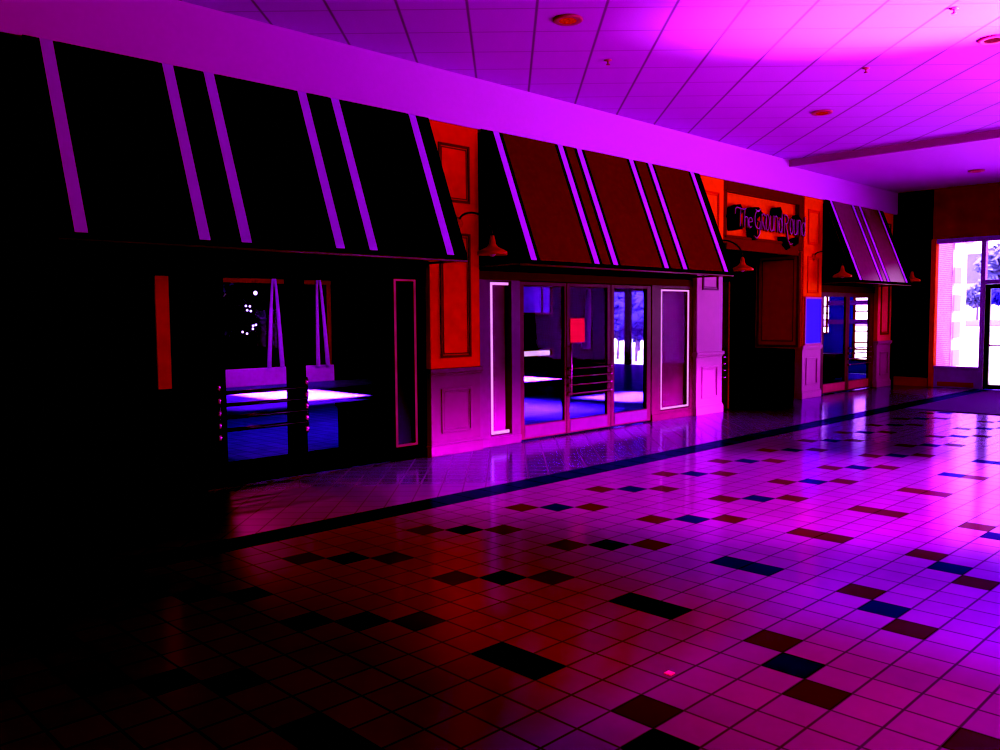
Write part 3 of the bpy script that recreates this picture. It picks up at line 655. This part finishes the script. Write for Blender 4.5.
obj('carcass', MB().box(5.62, 6.5, 8.2, 8.45, 0.0, 0.52), M['black_gloss'], cb, 0.01); obj('stand_top', MB().box(5.60, 6.52, 8.18, 8.47, 0.52, 0.56), M['black_gloss'], cb, 0.005)

# ------------------------------------------------------------------ outdoors
struct('ground', MB().box(XF+0.2, 420, -160, 260, -0.2, -0.08), M['ground'])
bw = thing('brick_wing', 'pink brick wing wall with pale stone corner outside the far window', 'wall', (21.5, 7.35, 0))
obj('brick_wall', MB().box(20.2, 22.85, 7.20, 7.42, -0.1, 4.4), M['brick'], bw)
obj('stone_corner', MB().box(22.85, 23.75, 7.16, 7.5, -0.1, 4.4), M['pale_stone'], bw)
for k, z in enumerate((0.25, 0.95, 1.62, 2.30)):
    obj('corner_block', MB().box(22.80, 23.30, 7.13, 7.17, z, z+0.40), M['quoin'], bw, 0.01)
obj('coping', MB().box(22.7, 23.9, 7.05, 7.55, 3.32, 3.45), M['quoin'], bw, 0.01)
def tree(x, y, h, cr, m, label, n=1500, size=0.16, z0=0.35):
    t = thing('tree', label, 'tree', (x, y, -0.08), 'trees outside the windows')
    mb = MB(); mb.tube([(x, y, -0.1), (x+0.05, y, h*0.3), (x-0.03, y+0.05, h*0.6)], h*0.028, 10, h*0.014)
    for k in range(5):
        a = k*1.3; mb.tube([(x, y, h*(0.34+0.05*k)), (x+cr*0.6*math.cos(a), y+cr*0.6*math.sin(a), h*(0.5+0.06*k))], h*0.012, 7, h*0.004)
    obj('trunk', mb, M['bark'], t, smooth=True)
    mb = MB()
    for k in range(6):
        a = k*1.05; mb.leaves((x+cr*0.45*math.cos(a), y+cr*0.45*math.sin(a), h*(0.48+0.07*k)), cr*0.6, cr*0.6, h*0.13, n//6, size)
    obj('foliage', mb, m, t)
    return t
tree(130.0, 37.7, 6.6, 2.6, M['leaf'], 'small lone tree on the pale ground outside the far window', 1200, 0.42)
tree(120.0, 31.2, 6.2, 2.2, M['leaf_blue'], 'blue shaded tree seen through the far glass door', 1200, 0.45)
tree(30.0, 23.4, 3.0, 1.6, M['leaf_blue'], 'left dense blue tree seen through the third glass door', 1500, 0.24)
tree(28.5, 21.3, 2.7, 1.4, M['leaf_blue'], 'right dense blue tree seen through the third glass door', 1100, 0.22)
tree(26.0, 20.0, 1.8, 0.75, M['leaf_blue'], 'low blue shrub left of the mullion in the third glass door', 700, 0.16)
tree(25.0, 18.4, 1.8, 0.65, M['leaf_blue'], 'low blue shrub right of the mullion in the third glass door', 700, 0.16)
tree(33.0, 24.2, 4.6, 2.2, M['leaf_blue'], 'taller blue tree behind the two seen through the third glass door', 1500, 0.24)
tree(150.0, 39.0, 15.0, 4.6, M['leaf'], 'tall pale tree showing above the far glass door', 1500, 0.8)
tree(10.0, 20.6, 3.4, 1.3, M['leaf_dark'], 'dark tree behind the curtained window of the nearest doors', 1600, 0.2)
struct('wall_backdrop', MB().box(0, 21.0, 22.6, 22.8, -0.1, 6.5), M['black'])  # dark backdrop added to block bright sky behind the curtained window
hd = MB(); hd.box(118, 119.5, 10, 60, -0.1, 0.75); tag(obj('hedge', hd, M['hedge'], bevel=0.2, loc=(118.7, 36, -0.1)), 'low clipped hedge along the pale ground outside', 'hedge')
hs = thing('house', 'distant pale house with blue upper storey outside the far window', 'house', (160, 47, -0.1))
obj('house_wall', MB().box(158, 170, 44.5, 49.0, -0.1, 6.6), M['pale_stone'], hs)
obj('upper_storey', MB().box(157.5, 170.5, 44.0, 49.3, 6.6, 11.6), M['house'], hs, 0.1)
# ------------------------------------------------------------------ lights
def area(name, loc, target, sx, sy, power, col, spread=180):
    l = bpy.data.lights.new(name, 'AREA'); l.shape = 'RECTANGLE'; l.size = sx; l.size_y = sy; l.energy = power; l.color = col; l.spread = math.radians(spread)
    o = bpy.data.objects.new(name, l); C.objects.link(o); o.location = loc
    o.rotation_euler = (Vector(target)-Vector(loc)).to_track_quat('-Z', 'Y').to_euler(); return o
def spot(name, loc, target, power, col, ang, blend=0.5, rad=0.1):
    l = bpy.data.lights.new(name, 'SPOT'); l.energy = power; l.color = col; l.spot_size = math.radians(ang); l.spot_blend = blend; l.shadow_soft_size = rad
    o = bpy.data.objects.new(name, l); C.objects.link(o); o.location = loc
    o.rotation_euler = (Vector(target)-Vector(loc)).to_track_quat('-Z', 'Y').to_euler(); return o
sun = bpy.data.lights.new('sun', 'SUN'); sun.energy = 6; sun.angle = 0.01; sun.color = (1.0, 0.9, 1.0)
so = bpy.data.objects.new('sun', sun); C.objects.link(so); so.rotation_euler = Vector((0.62, 0.30, -0.85)).to_track_quat('-Z', 'Y').to_euler()
po = area('window_portal', (XF+0.12, 1.6, 1.6), (0, 1.6, 1.6), 9.4, 3.0, 1, (1, 1, 1)); po.data.cycles.is_portal = True
# fill lamps out of view, added to light the hall and shop front
area('facade_fill', (12.6, -8.4, 2.4), (12.6, 7.2, 2.6), 8.0, 3.0, 66, (1.0, 0.9, 0.93), 56)  # added lamp behind the camera, flat fill on the shop front
area('window_glow_fill', (XF-0.15, 0.4, 1.6), (8.0, 0.8, 0.6), 7.0, 2.6, 950, (0.6, 0.42, 1.0), 150)  # added lamp inside the far glazing, strengthens its light
area('ceiling_fill', (9.6, -2.0, 0.3), (9.4, 0.2, 4.3), 6.0, 2.5, 800, (1.0, 0.85, 0.97), 116)  # added lamp low down, stands for floor bounce on the ceiling
spot('floor_violet_fill', (11.0, -3.0, 4.1), (8.0, 2.2, 0.0), 78000, (0.62, 0.25, 1.0), 33, 0.5, 0.3)  # unseen spot added to turn the right of the floor violet
spot('floor_blue_fill', (6.0, -6.0, 3.5), (5.25, 0.7, 0.0), 56000, (0.14, 0.08, 1.0), 19, 0.7, 0.3)  # unseen spot added to turn the near right floor blue
area('walkway_fill', (8.0, -3.0, 3.9), (8.0, 6.4, 0.0), 8.0, 0.3, 230, (0.85, 0.3, 1.0), 13)  # unseen strip lamp added to brighten walkway and pillar feet
spot('walkway_patch_fill', (4.6, 9.3, 2.7), (3.9, 5.7, 0.0), 330, (1.0, 0.12, 0.30), 34, 0.7, 0.1)  # spot added behind the doors to lay a lit patch outside
spot('far_pillar_fill', (16.5, 3.0, 4.1), (18.3, 7.2, 1.7), 420, (0.85, 0.4, 1.0), 50, 0.8, 0.2)  # spot with no fitting, added to brighten the last pillar and awning
area('dining_streak_fill', (8.2, 14.9, 2.9), (8.2, 14.9, 0), 2.6, 3.2, 120, (0.7, 0.3, 1.0), 10)  # lamp added for the weaker streaks on the dining floor
spot('floor_red_fill', (0.5, -4.5, 3.9), (4.45, 3.25, 0.0), 8200, (1.0, 0.12, 0.004), 26, 0.7, 0.25)  # unseen spot added to redden the middle of the floor
spot('left_red_fill', (-1.0, 2.0, 3.9), (1.6, 7.2, 3.4), 260, (1.0, 0.10, 0.04), 56, 0.8, 0.2)  # unseen spot added to redden the left end of the fascia
spot('ceiling_patch_fill', (10.8, -0.6, 0.6), (8.3, 2.7, 4.27), 17000, (0.9, 0.8, 1.0), 30, 0.9, 0.12)  # added spot aimed up, stands for sunlight bounced onto the ceiling
spot('entrance_light', (10.0, 5.0, 3.0), (14.9, 7.7, 1.9), 220, (1.0, 0.2, 0.1), 26, 0.5, 0.1)  # unseen spot aimed at the red entrance panel
area('dining_patch_fill', (9.2, 15.2, 2.9), (9.2, 15.2, 0), 1.7, 2.3, 1000, (0.9, 0.8, 1.0), 8)  # lamp added overhead in place of sun on the dining floor
area('dining_blue_fill', (7.5, 10.5, 2.9), (7.5, 10.8, 0), 5.0, 3.0, 240, (0.3, 0.25, 1.0), 110)  # lamp added to turn the near dining floor blue
area('dining_curtain_fill', (10.4, 15.8, 2.85), (10.4, 18.2, 0.8), 3.4, 0.6, 90, (1.0, 0.5, 0.8), 100)  # lamp added to light the curtains and sill
area('dining_end_fill', (13.3, 9.9, 2.9), (13.3, 9.9, 0), 1.7, 1.3, 330, (0.55, 0.6, 1.0), 12)  # lamp added to brighten the floor behind the middle bay
area('dining_floor_fill', (15.2, 14.8, 2.9), (15.2, 14.8, 0), 1.6, 1.4, 700, (0.9, 0.6, 1.0), 8)  # no table here: lamp added for pale patches on the floor
area('dining_left_fill', (10.4, 10.2, 2.9), (10.4, 10.2, 0), 1.6, 2.4, 420, (0.3, 0.25, 1.0), 40)  # lamp added for blue floor behind the left of the middle bay
area('dining_corner_fill', (20.4, 8.6, 2.8), (22.3, 9.6, 1.2), 1.5, 0.8, 160, (0.4, 0.3, 1.0), 120)  # lamp added to light the end wall behind the far doors

w = bpy.data.worlds.new('sky'); bpy.context.scene.world = w; w.use_nodes = True
bg = w.node_tree.nodes['Background']; bg.inputs[0].default_value = (0.85, 0.70, 1.0, 1); bg.inputs[1].default_value = 3.5

# ------------------------------------------------------------------ camera
f, yaw, pitch, roll, h = 849.37, 0.793580616, 0.0677241334, -0.00793894264, 1.54913
fw = Vector((math.cos(yaw)*math.cos(pitch), math.sin(yaw)*math.cos(pitch), -math.sin(pitch)))
r0 = Vector((math.sin(yaw), -math.cos(yaw), 0)); u0 = r0.cross(fw)
r = r0*math.cos(roll)+u0*math.sin(roll); u = u0*math.cos(roll)-r0*math.sin(roll)
cd = bpy.data.cameras.new('camera'); cd.sensor_width = 36; cd.lens = f*36/1000; cd.clip_start = 0.05; cd.clip_end = 400
co = bpy.data.objects.new('camera', cd); C.objects.link(co)
m4 = Matrix((r, u, -fw)).transposed().to_4x4(); m4.translation = (0, 0, h); co.matrix_world = m4
S = bpy.context.scene; S.camera = co
S.view_settings.view_transform = 'Standard'; S.view_settings.look = 'None'; S.view_settings.exposure = 0; S.view_settings.gamma = 0.7
S.view_settings.use_curve_mapping = True; cmap = S.view_settings.curve_mapping; cmap.black_level = (0.026, 0.025, 0.078); cmap.update()
S.cycles.max_bounces = 8; S.cycles.transparent_max_bounces = 12; S.cycles.sample_clamp_indirect = 4; S.cycles.use_denoising = True
S.cycles.caustics_reflective = False; S.cycles.caustics_refractive = False
